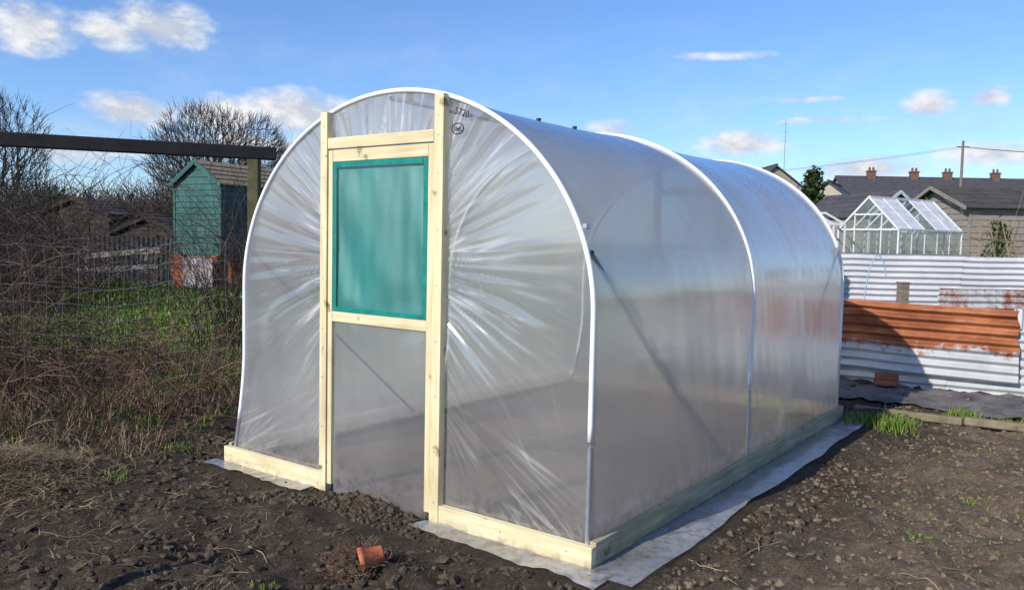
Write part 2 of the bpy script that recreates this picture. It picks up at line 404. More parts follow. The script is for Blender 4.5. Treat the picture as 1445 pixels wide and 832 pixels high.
def panel(name,xa,xb,y0,z0f,mat,amp=1.0,nx=210,nz=290):
    vs=[];at=[]
    N=mnoise.noise
    for i in range(nx+1):
        x=xa+(xb-xa)*i/nx; zt=ztop(x)
        fr=max(0,min(1,(-1.9-x)/(.8)))
        adx=abs(x+1.415); sd_=(1 if x>-1.4 else -1)
        for k in range(nz+1):
            z=z0f+(zt-z0f)*k/nz
            dz=z-1.42; an=math.atan2(dz,adx-.12); rad=math.hypot(adx,dz)
            wob=.15*N(Vector((x*3,z*3,4)))
            p1=N(Vector((an*6.5+wob,rad*.9,sd_*7.3))); p2=N(Vector((an*15+wob*2,rad*1.3,sd_*3.1))); p4=N(Vector((an*30+wob*3,rad*2.0,sd_*5.1)))
            fad=(.05+.95*sm01(.50,1.20,z))*(.07+.93*sm01(1.35,.5,adx))
            an2=math.atan2(z-.75,adx-.36); p3=N(Vector((an2*8,z*.8,sd_*2.2))); p5=N(Vector((an2*19,z*1.2,sd_*8.2)))
            f3=sm01(.85,.35,z)*.5*sm01(.36,.5,adx)
            an3=math.atan2(z-.02,abs(x-(-.01 if sd_>0 else -2.72))+.02); p6=N(Vector((an3*9,rad,sd_*1.7)))
            f6=sm01(1.1,.1,z)*sm01(.5,1.25,adx)*.6
            d=(p1*.022+p2*.0135+p4*.0050)*fad+(p3*.012+p5*.005)*f3+p6*.009*f6
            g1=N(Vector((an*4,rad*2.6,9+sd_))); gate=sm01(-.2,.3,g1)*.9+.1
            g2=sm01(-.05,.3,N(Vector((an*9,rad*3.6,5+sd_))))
            s=((1.0*max(0,1-abs(p1)*13)**1.3+.9*max(0,1-abs(p2)*10)**1.3)*fad+(max(0,1-abs(p3)*11)**1.5+.6*max(0,1-abs(p5)*9)**1.5)*f3+max(0,1-abs(p6)*11)**1.5*f6)*gate+.8*max(0,1-abs(p4)*7)**1.3*fad*g2  # fold mask that whitens the film, painting glints along the creases
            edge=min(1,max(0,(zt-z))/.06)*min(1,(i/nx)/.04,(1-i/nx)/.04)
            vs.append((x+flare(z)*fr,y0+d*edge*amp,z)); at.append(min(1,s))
    w=nz+1; fs=[(i*w+k,(i+1)*w+k,(i+1)*w+k+1,i*w+k+1) for i in range(nx) for k in range(nz)]
    mb=MB(); mb.add(vs,fs); return mb.obj(name,mat,T,True,attr=at)
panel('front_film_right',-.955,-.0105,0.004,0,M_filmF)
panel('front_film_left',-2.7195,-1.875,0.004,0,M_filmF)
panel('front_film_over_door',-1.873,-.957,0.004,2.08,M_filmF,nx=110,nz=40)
panel('rear_film',-2.7195,-.0105,LEN,0,M_film,.4,60,60)
def hoop(y,i):
    P=profile(64)
    white=[(x,y,z) for x,z in P if (z>=.56 if x>XC else z>=.30)]
    right=[(XC+HW,y,0),(XC+HW,y,.3),(XC+HW,y,.575)]; left=[(XC-HW+flare(0),y,0),(XC-HW+flare(.15),y,.15),(XC-HW+flare(.32),y,.32)]
    mb=MB(); mb.tube(white,.0135 if i==0 else .0150,10,0,True)
    mb.tube(right,.0125,10,1); mb.tube(left,.0125,10,1)
    mb.obj('hoop_%d'%(i+1),[M_tape,M_steel],T,True)
for i,y in enumerate(hoops): hoop(y,i)
mb=MB(); mb.tube([(XC,0,Z0+BB-.04),(XC,LEN,Z0+BB-.04)],.013,8)
mb.tube([(XC+HW-.04,.03,1.50),(XC+HW-.06,1.75,.10)],.016,8)
mb.tube([(XC-HW+.03,.03,1.45),(XC-HW+.05,1.6,.12)],.014,8)
mb.tube([(XC+HW-.04,LEN-.03,1.55),(XC+HW-.06,LEN-1.5,.12)],.016,8)
mb.obj('ridge_tube_and_braces',M_steel,T,True)
mb=MB()
mb.box(-.99,-.925,-.052,-.006,.0,2.315,0)
mb.box(-1.90,-1.842,-.052,-.006,.0,2.285,0)
mb.obj('door_posts',M_pine_v,T,bevel=.003)
mb=MB(); mb.box(-1.838,-.994,-.050,-.008,2.066,2.130); mb.obj('door_lintel',M_pine_h,T,bevel=.003)
mb=MB()
mb.box(-.955,.042,-.046,-.004,.0,.105); mb.box(-2.89,-1.906,-.046,-.004,-.0,.105)
mb.obj('front_base_boards',M_pine_h,T,bevel=.003)
mb=MB(); mb.box(.004,.040,-.002,LEN+.03,.0,.12); mb.obj('side_base_board',M_pine_side,T,bevel=.003)
mb=MB(); mb.box(-2.90,-2.865,-.002,LEN+.03,.0,.12); mb.obj('side_base_board_far',M_pine_side,T,bevel=.003)
mb=MB(); mb.box(-2.86,0,LEN+.004,LEN+.04,.0,.12); mb.box(-.99,-.92,LEN+.004,LEN+.05,.125,2.31);mb.box(-1.91,-1.84,LEN+.004,LEN+.05,.125,2.28);mb.box(-1.838,-.994,LEN+.004,LEN+.05,2.04,2.11);mb.box(-1.838,-.994,LEN+.004,LEN+.05,1.04,1.1)
mb.obj('rear_frame',M_pine_v,T,bevel=.003)
mb=MB()
mb.box(-1.036,-.996,-.044,-.010,.05,2.058); mb.box(-1.836,-1.800,-.044,-.010,.05,2.058)
mb.obj('door_stiles',M_pine_v,T,bevel=.003)
mb=MB(); mb.box(-1.798,-1.038,-.043,-.011,1.99,2.058); mb.box(-1.798,-1.038,-.043,-.011,1.045,1.105); 
mb.obj('door_rails',M_pine_h,T,bevel=.003)
def gridxz(name,x0,x1,z0,z1,y,mat,amp,n=40):
    vs=[];
    for i in range(n+1):
        for k in range(n+1):
            x=x0+(x1-x0)*i/n; z=z0+(z1-z0)*k/n; e=min(1,min(i,n-i,k,n-k)/4)
            vs.append((x,y+amp*e*(mnoise.noise(Vector((x*4,z*3,1)))+.25*mnoise.noise(Vector((x*14,z*3,1)))),z))
    w=n+1; mb=MB(); mb.add(vs,[(i*w+k,(i+1)*w+k,(i+1)*w+k+1,i*w+k+1) for i in range(n) for k in range(n)]); return mb.obj(name,mat,T,True)
gridxz('door_netting',-1.797,-1.039,1.107,1.988,-.026,M_net,.014)
gridxz('door_lower_film',-1.797,-1.039,.0,1.043,-.026,M_filmD,.018,60)
mb=MB(); 
mb.box(-1.797,-1.765,-.042,-.037,1.107,1.988); mb.box(-1.071,-1.039,-.042,-.037,1.107,1.988); mb.box(-1.763,-1.073,-.042,-.037,1.107,1.135); mb.box(-1.763,-1.073,-.042,-.037,1.955,1.988)
mb.obj('door_netting_hem',M_netedge,T)
mb=MB()
for z in [.12,.4,.7,1.0,1.3,1.6,1.9,2.1,2.2]:
    for xx in (-.957,-1.871):
        mb.tube([(xx,-.0545,z),(xx,-.052,z)],.004,6,0,True)
for xx in (-.9,-.5,-.1,-2.8,-2.4,-2.0): mb.tube([(xx,-.0485,.06),(xx,-.046,.06)],.004,6,0,True)
mb.obj('screws',M_steel,T)
def text(s,x,z,size,rot):
    cu=bpy.data.curves.new('film_print','FONT'); cu.body=s; cu.size=size; cu.offset=.0006
    o=bpy.data.objects.new('film_print',cu); scene.collection.objects.link(o); o.parent=T; cu.materials.append(M_black)
    o.location=(x,-.03,z); o.rotation_euler=(math.pi/2,rot,0)
text('5720',-.87,2.205,.05,.3); 
mb=MB(); mb.tube([(-.845+.04*math.cos(a),-.03,2.125+.028*math.sin(a)) for a in [i*math.pi/10 for i in range(21)]],.003,5); 
mb.obj('film_stamp',M_black,T); text('SML',-.872,2.112,.034,0)
mb=MB()
for (x,y) in ((-1.05,1.0),(-1.0,1.35),(-1.2,1.75)):
    mb.box(x-.012,x+.012,y-.01,y+.01,ztop(x)-.026,ztop(x)-.010)
mb.obj('cover_print_marks',M_black,T)
mb=MB(); mb.box(-.075,-.05,-.02,.02,1.61,1.635); mb.obj('hoop_clips',M_steel,T,bevel=.004)
def skirt(name,pts_in,dirv,wfun,n=90,k=9):
    vs=[]
    (x0,y0),(x1,y1)=pts_in
    for i in range(n+1):
        u=i/n; x=x0+(x1-x0)*u; y=y0+(y1-y0)*u; w=wfun(u)
        for j in range(k+1):
            v=j/k; px=x+dirv[0]*w*v; py=y+dirv[1]*w*v
            wx,wy=tw(px,py); z=float(H(wx,wy))+.016+.015*mnoise.noise(Vector((px*5,py*3,2)))+.007*mnoise.noise(Vector((px*14,py*9,5)))
            vs.append((px,py,max(z,.004)))
    m=k+1; mb=MB(); mb.add(vs,[(i*m+j,i*m+j+1,(i+1)*m+j+1,(i+1)*m+j) for i in range(n) for j in range(k)]); mb.obj(name,M_skirt,T,True)
nn=lambda a:mnoise.noise(Vector((a,3.3,0)))
skirt('side_skirt',((.045,-.10),(.045,LEN+.12)),(1,0.03),lambda u:.25+.05*nn(u*5)+.02*nn(u*15)-.06*u)
skirt('front_skirt_right',((-1.02,-.05),(.16,-.05)),(.02,-1),lambda u:.12+.03*nn(u*5+9)+.02*nn(u*12)+.04*u)
skirt('front_skirt_left',((-2.98,-.05),(-1.95,-.05)),(0,-1),lambda u:.10+.03*nn(u*6+3)+.02*nn(u*15))

# ------------------------------------------------------------ plant pot
M_terra=mat_var('terracotta_plastic',(.38,.09,.04),(.55,.16,.07),14,.55)
def lathe(prof,n=28):
    mb=MB(); vs=[(r*math.cos(2*math.pi*k/n),r*math.sin(2*math.pi*k/n),z) for r,z in prof for k in range(n)]
    fs=[(i*n+k,i*n+(k+1)%n,(i+1)*n+(k+1)%n,(i+1)*n+k) for i in range(len(prof)-1) for k in range(n)]
    mb.add(vs,fs); return mb
P=lathe([(.0,.0),(.034,.0),(.036,.004),(.050,.085),(.056,.086),(.058,.108),(.054,.110),(.050,.108),(.047,.085),(.033,.008),(0,.008)])
pot=P.obj('plant_pot',M_terra,None,True)
pot.location=(-.57,3.68,float(H(-.58,3.70))+.055); pot.rotation_euler=(math.radians(-106),math.radians(14),math.radians(100))
mb=MB()
for i in range(560):
    c=Vector((-.70+R.gauss(0,.06),3.68+R.gauss(0,.05),0)); c.z=float(H(c.x,c.y))+abs(R.gauss(.035,.04)); d=Vector((R.gauss(0,1),R.gauss(0,1),R.gauss(.2,.6))).normalized(); pts=[]
    for k in range(5): pts.append(c.copy()); c=c+d*.018; d=(d+Vector((R.gauss(0,.5),R.gauss(0,.5),R.gauss(-.1,.4)))).normalized()
    mb.tube(pts,.0015,3)
mb.obj('dried_root_clump',M_bramble)
x=rng.normal(-.70,.05,260);y=rng.normal(3.68,.045,260)
s=rng.uniform(.006,.022,260); vv=iv[None]*(1+rng.uniform(-.3,.3,(260,12,1)))*s[:,None,None]; vv[:,:,0]+=x[:,None];vv[:,:,1]+=y[:,None];vv[:,:,2]+=(H(x,y)+rng.random(260)*.10*np.exp(-((x+.70)**2+(y-3.68)**2)/.006))[:,None]
npobj('root_clump_soil',vv.reshape(-1,3),(if_[None]+12*np.arange(260)[:,None,None]).reshape(-1,3),M_clod)

# ------------------------------------------------------------ corrugated fences
def rustmat(name,rustlo,rusthi,base1=(.34,.36,.38),base2=(.50,.52,.54),bias=0.,zg=None,dull=1.):
    t=NT(name); g=t.n('ShaderNodeNewGeometry'); pos=g.outputs['Position']; z=t.n('ShaderNodeSeparateXYZ',i_0=pos).outputs[2]
    n=t.noise(t.vmul(pos,(1,1,.6)),2.2,7,.7); n2=t.noise(pos,14,5,.7); n3=t.noise(t.vmul(pos,(9,9,.8)),2.,4,.6)
    f=t.math('ADD',t.math('ADD',t.math('MULTIPLY',n,.5),t.math('MULTIPLY',n2,.2)),t.math('MULTIPLY',n3,.3))
    f=t.math('ADD',f,bias)
    if zg: f=t.math('ADD',f,t.mapr(z,zg[0],zg[1],-zg[2],zg[2]))
    nh=t.noise(t.vmul(pos,(.7,.7,7)),2.,4,.6); nb=t.noise(pos,1.6,5,.7)
    m_=t.math('ADD',t.math('MULTIPLY',nh,.45),t.math('MULTIPLY',nb,.55))
    rust=t.ramp(m_,[(.36,(.10*dull,.030,.015)),(.5,(.27*dull,.085*dull,.032)),(.64,(.45*dull,.19*dull,.085))])
    gal=t.ramp(n,[(.3,base1),(.7,base2)])
    col=t.mix(t.mapr(f,rustlo,rusthi),gal,rust)
    return t.pbr(col,.6,t.bump(n2,.15,.003),0,.35)
M_rust=rustmat('rusty_corrugated_iron',.46,.54,bias=.03,zg=(.30,.62,.20))
M_gal=rustmat('weathered_corrugated_iron',.60,.68)
M_galw=rustmat('white_corrugated_sheet',.72,.8,(.46,.47,.49),(.62,.62,.63))
M_galrust=rustmat('part_rusted_iron',.46,.60,dull=.75)
def corr(mb,p0,p1,z0,z1,pitch=.076,amp=.010,m=0,vertical=False,tilt=0,wob=.004):
    p0=Vector((p0[0],p0[1],0));p1=Vector((p1[0],p1[1],0)); d=p1-p0;L=d.length;t=d/L; nrm=Vector((t.y,-t.x,0))
    if vertical: nu=max(2,int(L/pitch*8)); nv=6
    else: nu=max(2,int(L/.12)); nv=max(2,int((z1-z0)/pitch*8))
    vs=[]
    for i in range(nu+1):
        for j in range(nv+1):
            u=L*i/nu; z=z0+(z1-z0)*j/nv
            ph=u if vertical else (z-z0)
            o=amp*math.sin(2*math.pi*ph/pitch)+wob*3*mnoise.noise(Vector((u*1.3,z*2,p0.x)))
            zz=z+wob*3*mnoise.noise(Vector((u*2,9,z0)))
            rag=.05*mnoise.noise(Vector((z*6,p0.x,1))) if i in (0,nu) else 0
            p=p0+t*(u+rag)+nrm*o; vs.append((p.x,p.y,zz+tilt*u))
    w=nv+1; mb.add(vs,[(i*w+j,(i+1)*w+j,(i+1)*w+j+1,i*w+j+1) for i in range(nu) for j in range(nv)],m)
fd=Vector((1.6,-.96)).normalized()
def fp(s,o=0):
    return (3.77+fd.x*s-fd.y*o, 9.53+fd.y*s+fd.x*o)
mb=MB(); corr(mb,fp(-2.4),fp(1.86),.22,1.00,tilt=-.02,m=0,amp=.026,pitch=.10); mb.obj('rusty_corrugated_fence',M_rust,None,True)
mb=MB(); corr(mb,fp(-2.4,.06),fp(1.2,.06),-.05,.36,amp=.018,pitch=.09); corr(mb,fp(1.15,.075),fp(5,.075),-.05,.72,amp=.018,pitch=.09); mb.obj('corrugated_fence',M_gal,None,True)
mb=MB(); corr(mb,(5.45,10.4),(9.5,10.0),.55,1.06,amp=.016,pitch=.085); mb.obj('corrugated_fence',M_galrust,None,True)
mb=MB(); corr(mb,(6.0,9.72),(9.5,9.5),.1,.86,vertical=True,amp=.014); mb.obj('corrugated_fence',M_galw,None,True)
mb=MB(); corr(mb,(2.5,12.5),(6.9,12.42),.2,1.47,amp=.018,pitch=.09); corr(mb,(6.85,12.40),(11.5,12.33),.2,1.45,amp=.018,pitch=.09); mb.obj('white_corrugated_fence',M_galw,None,True)
M_oldwood=mat_var('weathered_timber',(.12,.10,.08),(.26,.22,.18),5,.9,(1,1,6),.4)
M_greywood=mat_var('grey_timber_boards',(.17,.15,.125),(.33,.295,.25),4,.9,(1,1,9),.4)
M_darkwood=mat_var('dark_timber',(.02,.017,.014),(.05,.042,.035),6,.8)
for (x,y,z,r) in ((5.28,11,1.08,.06),(4.9,12.3,1.2,.05),(7.4,10.1,1.1,.05)):
    mb=MB(); mb.box(x-r,x+r,y-r,y+r,0,z); mb.box(x-r-.01,x+r+.01,y-r-.01,y+r+.01,z,z+.02); mb.obj('fence_post',M_oldwood,None,bevel=.006)
M_blue=mat_var('blue_pipe',(.25,.38,.55),(.35,.48,.62),9,.5)
mb=MB(); mb.tube([(5.02+.17*(1-math.cos(a)),11.6,.6+.85*math.sin(a)) for a in [i*math.pi/14 for i in range(12)]],.008,6); mb.obj('blue_pipe_hoop',M_blue,None,True)
M_membrane=mat_var('grey_weed_membrane',(.045,.043,.043),(.20,.185,.175),5,.6,bump=.8,bd=.02,spec=.5)
vs=[];n=60
for i in range(n+1):
    for j in range(15):
        sx=-.2+4.8*i/n; o=.10+1.25*j/14+.12*mnoise.noise(Vector((sx*2,j*.3,0)))
        x=3.77+fd.x*sx+fd.y*o; y=9.53+fd.y*sx-fd.x*o
        vs.append((x,y,float(H(x,y))+.028+.04*mnoise.noise(Vector((x*4,y*4,1)))))
mb=MB(); mb.add(vs,[(i*15+j,(i+1)*15+j,(i+1)*15+j+1,i*15+j+1) for i in range(n) for j in range(14)]); mb.obj('weed_membrane',M_membrane,None,True)
M_edge=mat_var('mossy_timber_edging',(.11,.10,.06),(.27,.225,.15),6,.9)
mb=MB(); mb.bar((3.30,7.72,.015),(4.05,7.20,.02),.07,.07); mb.bar((4.08,7.22,.025),(5.8,6.1,.03),.08,.07); mb.obj('timber_edging',M_edge,None,bevel=.012)
M_brick=mat_var('red_brick',(.17,.055,.035),(.28,.10,.06),12,.9)
mb=MB(); mb.box(-.12,.12,-.05,.05,0,.065); mb.box(-.11,.13,-.045,.05,.068,.13); mb.obj('bricks',M_brick,None,loc=(4.18,9.0,.03),rot=-.5,bevel=.006)

# ------------------------------------------------------------ sheds
t=NT('dark_window_glass'); M_glassdark=t.pbr((.03,.035,.04),.08,None,0,.6)
def shed(name,loc,rot,w,l,hw,hr,mw,mr,over=.1,door=True,pitchb=.12,window=True,mt=None):
    E=empty(name,loc,rot)
    mb=MB(); x0,x1=-w/2,w/2
    nb=int(hw/pitchb)
    for i in range(nb):
        z=i*hw/nb; zz=(i+1)*hw/nb+.01
        for (a,b,nv) in (((x0,0),(x1,0),(0,-1)),((x1,0),(x1,l),(1,0)),((x0,l),(x0,0),(-1,0)),((x1,l),(x0,l),(0,1))):
            o=.022; vs=[(a[0]+nv[0]*o,a[1]+nv[1]*o,z),(b[0]+nv[0]*o,b[1]+nv[1]*o,z),(b[0]+nv[0]*.004,b[1]+nv[1]*.004,zz),(a[0]+nv[0]*.004,a[1]+nv[1]*.004,zz),
                (a[0],a[1],z),(b[0],b[1],z)]
            mb.add(vs,[(0,1,2,3),(4,5,1,0)])
    ng=max(3,int((hr-hw)/pitchb))
    for yy,sg in ((0,-1),(l,1)):
        for i in range(ng):
            za=hw+(hr-hw)*i/ng; zb=hw+(hr-hw)*(i+1)/ng; wa=w/2*(1-i/ng); wb=w/2*(1-(i+1)/ng)
            mb.add([(-wa,yy+sg*.022,za),(wa,yy+sg*.022,za),(wb,yy+sg*.004,zb),(-wb,yy+sg*.004,zb),(-wa,yy,za),(wa,yy,za)],[(0,1,2,3),(4,5,1,0)])
    mb.obj('walls',mw,E)
    mb=MB()
    sl=(hr-hw)/(w/2)
    for s in (-1,1):
        a=Vector((0,0,hr+.03)); b=Vector((s*(w/2+over),0,hw-sl*over+.03)); t=.03
        vs=[]
        for y in (-over,l+over):
            vs+= [(a.x,y,a.z),(b.x,y,b.z),(b.x,y,b.z+t),(a.x,y,a.z+t)]
        mb.add(vs,[(3,2,1,0),(4,5,6,7),(0,1,5,4),(2,3,7,6),(1,2,6,5)])
        for k in range(1,5):
            u=k/5; p=a.lerp(b,u); mb.box(p.x-.012,p.x+.012,-over,l+over,p.z+t,p.z+t+.012)
    mb.obj('roof',mr,E)
    mb=MB(); 
    for s in (-1,1):
        mb.bar((0,-over-.014,hr+.02),(s*(w/2+over),-over-.014,hw-sl*over+.02),.02,.09)
    for xx in (x0,x1): mb.box(xx-.03,xx+.03,-.03,.025,0,hw)
    mb.obj('trim',mt or mw,E)
    if door:
        mb=MB(); mb.box(-w*.22,w*.22,-.045,-.025,.03,hw*.93); 
        for z in (.2,hw*.5,hw*.85): mb.box(-w*.21,w*.21,-.06,-.046,z,z+.07)
        mb.obj('door',mw,E)
    if window:
        mb=MB(); mb.box(x1+.024,x1+.035,l*.3,l*.7,hw*.5,hw*.85); mb.obj('window',M_glassdark,E)
    return E
def paintedboards(name,c1,c2,wear):
    t=NT(name); co=t.coord(); n=t.noise(t.vmul(co,(1,1,4)),4,6,.7); n2=t.noise(co,1.5,3,.5)
    col=t.ramp(n2,[(.3,c1),(.7,c2)]); col=t.mix(t.mapr(n,.54,.70,0,.6),col,wear)
    return t.pbr(col,.75,t.bump(n,.3,.004),0,.25)
M_green=paintedboards('green_shed_paint',(.028,.088,.084),(.048,.14,.13),(.15,.17,.145))
M_felt=mat_var('tan_roof_boards',(.22,.16,.10),(.42,.32,.20),5,.9,(1,8,1))
M_slate=mat_var('slate_roof',(.045,.045,.055),(.10,.095,.10),2.5,.7,(1,1,3))
M_darkroof=mat_var('bitumen_roof',(.045,.04,.037),(.10,.088,.078),3,.9)
zb=1.10
GS=(-6.72,17.4); GR=math.radians(-27)
shed('green_garden_shed',(GS[0],GS[1],zb),GR,1.36,2.3,1.5,1.95,M_green,M_felt,.08,window=True,door=False)
mb=MB(); 
for (a,b) in ((-.5,.0),(.45,.05),(.45,1.6),(-.5,1.6)):
    for k in range(9):
        mb.box(a-.17+.01*(k%2),a+.17+.01*(k%2),b-.12,b+.14,.0+k*.078,.072+k*.078)
mb.obj('brick_pier',M_brick,None,loc=(GS[0],GS[1],.40),rot=GR)
mb=MB(); corr(mb,(-.28,-.15),(.60,-.15),.0,.66,vertical=True); o=mb.obj('rusty_iron_skirting',M_galrust,None,True,loc=(GS[0],GS[1],.38),rot=GR)
mb=MB(); mb.box(-.57,.57,0,1.85,-.08,-.003); mb.obj('shed_floor_frame',M_oldwood,None,loc=(GS[0],GS[1],zb),rot=GR)
shed('grey_timber_shed',(11.5,24.6,.42),math.radians(16),1.9,3.2,2.1,2.8,M_greywood,M_slate,.12,window=False,mt=M_galw)
shed('long_timber_shed',(10.75,20.8,.42),math.radians(-90),3.0,9,2.15,2.66,M_greywood,M_darkroof,.2,pitchb=.15,window=False,door=False)
shed('dark_timber_shed',(-11.8,22.,.40),math.radians(-20),2.4,3,1.6,2.0,M_darkwood,M_darkroof,.1)
shed('grey_timber_shed',(-9.2,20.5,.40),math.radians(-10),1.5,2,1.2,1.5,M_darkwood,M_darkroof,.1)

def greenhouse():
    E=empty('greenhouse',(7.15,16.5,.42),math.radians(-58)); w,l,he,hr=1.35,2.2,1.5,2.15
    mb=MB(); g=MB(); wp=MB()
    x0,x1=-w/2,w/2; b=.035
    for x in (x0,x1):
        mb.bar((x,0,he),(x,l,he),b); mb.bar((x,0,.03),(x,l,.03),.06)
        for i in range(6):
            y=l*i/5; mb.bar((x,y,0),(x,y,he),b if i in(0,5) else .022); mb.bar((x,y,he),(0,y,hr),.04 if i in(0,5) else .03)
        g.add([(x,0,0),(x,l,0),(x,l,he),(x,0,he)],[(0,1,2,3)])
        for i in range(5):
            y0=l*i/5+.03;y1=l*(i+1)/5-.03
            tgt=wp if (x>0 and i in(0,1,3,4)) else g
            tgt.add([(x,y0,he+.005),(x,y1,he+.005),(0,y1,hr+.005),(0,y0,hr+.005)],[(0,1,2,3)])
    mb.bar((0,0,hr),(0,l,hr),.05)
    for y in (0,l):
        mb.bar((x0,y,he),(x1,y,he),b); mb.bar((x0,y,.03),(x1,y,.03),.05)
        for x in (-.3,.3): mb.bar((x,y,0),(x,y,he+.33),.025)
        g.add([(x0,y,0),(x1,y,0),(x1,y,he),(0,y,hr),(x0,y,he)],[(0,1,2,3,4)])
    mb.bar((-.3,-.02,1.8),(.3,-.02,1.8),.03)
    mb.obj('frame',M_alu,E); g.obj('panes',M_glass,E); wp.obj('whitewashed_panes',M_wwash,E)
M_alu=mat_var('white_aluminium',(.55,.56,.57),(.7,.7,.71),10,.45)
M_wwash=mat_var('whitewashed_glass',(.5,.5,.5),(.8,.8,.8),5,.4,(4,1,1))
t=NT('greenhouse_glass'); a=t.n('ShaderNodeBsdfTransparent',i_Color=(.85,.9,.9,1)); b=t.n('ShaderNodeBsdfGlossy',i_Roughness=.04); c=t.n('ShaderNodeBsdfDiffuse',i_Color=(.6,.65,.62,1))
m1=t.n('ShaderNodeMixShader',i_0=.12,i_1=a.outputs[0],i_2=c.outputs[0]); m2=t.n('ShaderNodeMixShader',i_0=.10,i_1=m1.outputs[0],i_2=b.outputs[0]); M_glass=t.surf(m2.outputs[0])
greenhouse()
mb=MB()
for i in range(5): mb.bar((5.6+.22*i,16.0,.42),(5.6+.22*i,16.0,2.0),.03); mb.bar((5.6+.22*i,16.0,2.0),(5.6+.22*i,17.0,2.25),.03)
mb.bar((5.6,16,2.0),(6.48,16,2.0),.04); mb.bar((5.6,17,2.25),(6.48,17,2.25),.04); mb.obj('lean_to_greenhouse',M_alu)

M_stone=mat_var('stone_wall',(.22,.19,.15),(.38,.34,.28),1.2,.9)
M_render=mat_var('rendered_wall',(.36,.32,.26),(.46,.42,.34),1.,.9)
M_chim=mat_var('chimney_brick',(.13,.065,.05),(.22,.12,.09),3,.9)
def house(name,loc,rot,w,l,he,hr,chim,mw):
    E=empty(name,loc,rot); mb=MB()
    mb.box(0,l,0,w,-1,he); mb.add([(0,0,he),(0,w,he),(0,w/2,hr)],[(0,1,2)]); mb.add([(l,0,he),(l,w,he),(l,w/2,hr)],[(0,1,2)]); mb.obj('walls',mw,E)
    mb=MB(); o=.4; s=(hr-he)/(w/2)
    for sg in (-1,1):
        yb=w/2+sg*(w/2+o); zb_=he-s*o
        vs=[(-.3,w/2,hr+.05),(l+.3,w/2,hr+.05),(l+.3,yb,zb_+.05),(-.3,yb,zb_+.05)]
        mb.add(vs+[(x,y,z+.12) for x,y,z in vs],[(0,1,2,3),(7,6,5,4),(2,3,7,6),(0,4,5,1),(1,5,6,2),(3,0,4,7)])
    mb.bar((-.3,w/2,hr+.2),(l+.3,w/2,hr+.2),.2); mb.obj('roof',M_slate,E)
    mb=MB()
    for c in chim:
        mb.box(c-.38,c+.38,w/2-.35,w/2+.35,hr-.8,hr+.75,0); mb.box(c-.44,c+.44,w/2-.42,w/2+.42,hr+.75,hr+.87,0)
        for k in (-.2,.2): mb.tube([(c+k,w/2,hr+.85),(c+k,w/2,hr+1.25)],[.13,.10],8,0,True)
    if chim: mb.obj('chimneys',M_chim,E)
    mb=MB(); fr_=MB()
    for i in range(int(l/3.5)):
        for z in (.9,3.4):
            if z+1.2<he: 
                mb.box(1+i*3.5,2.1+i*3.5,-.03,-.01,z,z+1.2); fr_.bar((1+i*3.5,-.05,z),(2.1+i*3.5,-.05,z),.08); fr_.bar((1.55+i*3.5,-.04,z),(1.55+i*3.5,-.04,z+1.2),.06)
    if mb.v: mb.obj('windows',M_glassdark,E); fr_.obj('window_frames',M_alu,E)
house('terraced_house',(34.5,84,.4),math.radians(-2),8,40,6.2,8.5,[3.5,8,11.5,16.5,21.5,27],M_stone)
house('stone_house',(31.2,74,.4),math.radians(60),5.5,7,4.9,7.0,[],M_render)
house('stone_house',(28.3,78,.4),math.radians(90),7,9,6.0,8.6,[],M_stone)
mb=MB(); mb.tube([(29.9,55,.3),(29.9,55,8.8)],[.12,.08],8,0,True); mb.bar((29.5,55,8.4),(30.3,55,8.4),.08); mb.obj('telegraph_pole',M_oldwood)
mb=MB()
for dy in (-.3,.3):
    mb.tube([(29.9+dy+u*22,55+u*4,8.4+.5*u-1.6*u*(1-u)) for u in [i/10 for i in range(11)]],.014,3); mb.tube([(29.9+dy-u*15,55+u*20,8.4-.9*u-1.2*u*(1-u)) for u in [i/10 for i in range(11)]],.011,3)
mb.obj('overhead_wires',M_darkwood)
mb=MB(); mb.tube([(24.9,76,8.6),(24.9,76,13.2)],.035,5); 
for z in (11.2,12,12.8): mb.bar((24.6,76,z),(25.2,76,z),.03)
mb.obj('television_aerial',M_steel)

# ------------------------------------------------------------ beam
M_beam=mat_var('dark_painted_beam',(.012,.012,.014),(.03,.028,.028),5,.7)
mb=MB(); mb.bar((-8.2,6.6,2.41),(-2.72,9.35,2.47),.12,.14)
mb.obj('pergola_beam',M_beam,bevel=.01)
M_mossw=mat_var('mossy_post',(.05,.052,.025),(.12,.11,.055),9,.9)
mb=MB(); mb.box(-2.98,-2.86,9.15,9.27,0,2.39); mb.obj('timber_post',M_mossw,None,bevel=.008)
mb=MB(); mb.box(-8.0,-7.86,6.7,6.84,0,2.33); mb.obj('timber_post',M_mossw,None,bevel=.008)
mb=MB(); mb.tube([(-2.62,2.62,-.05),(-2.64,2.66,.6),(-2.60,2.70,1.12)],[.034,.032,.028],8,0,True); mb.obj('garden_stake',M_oldwood,None,True)

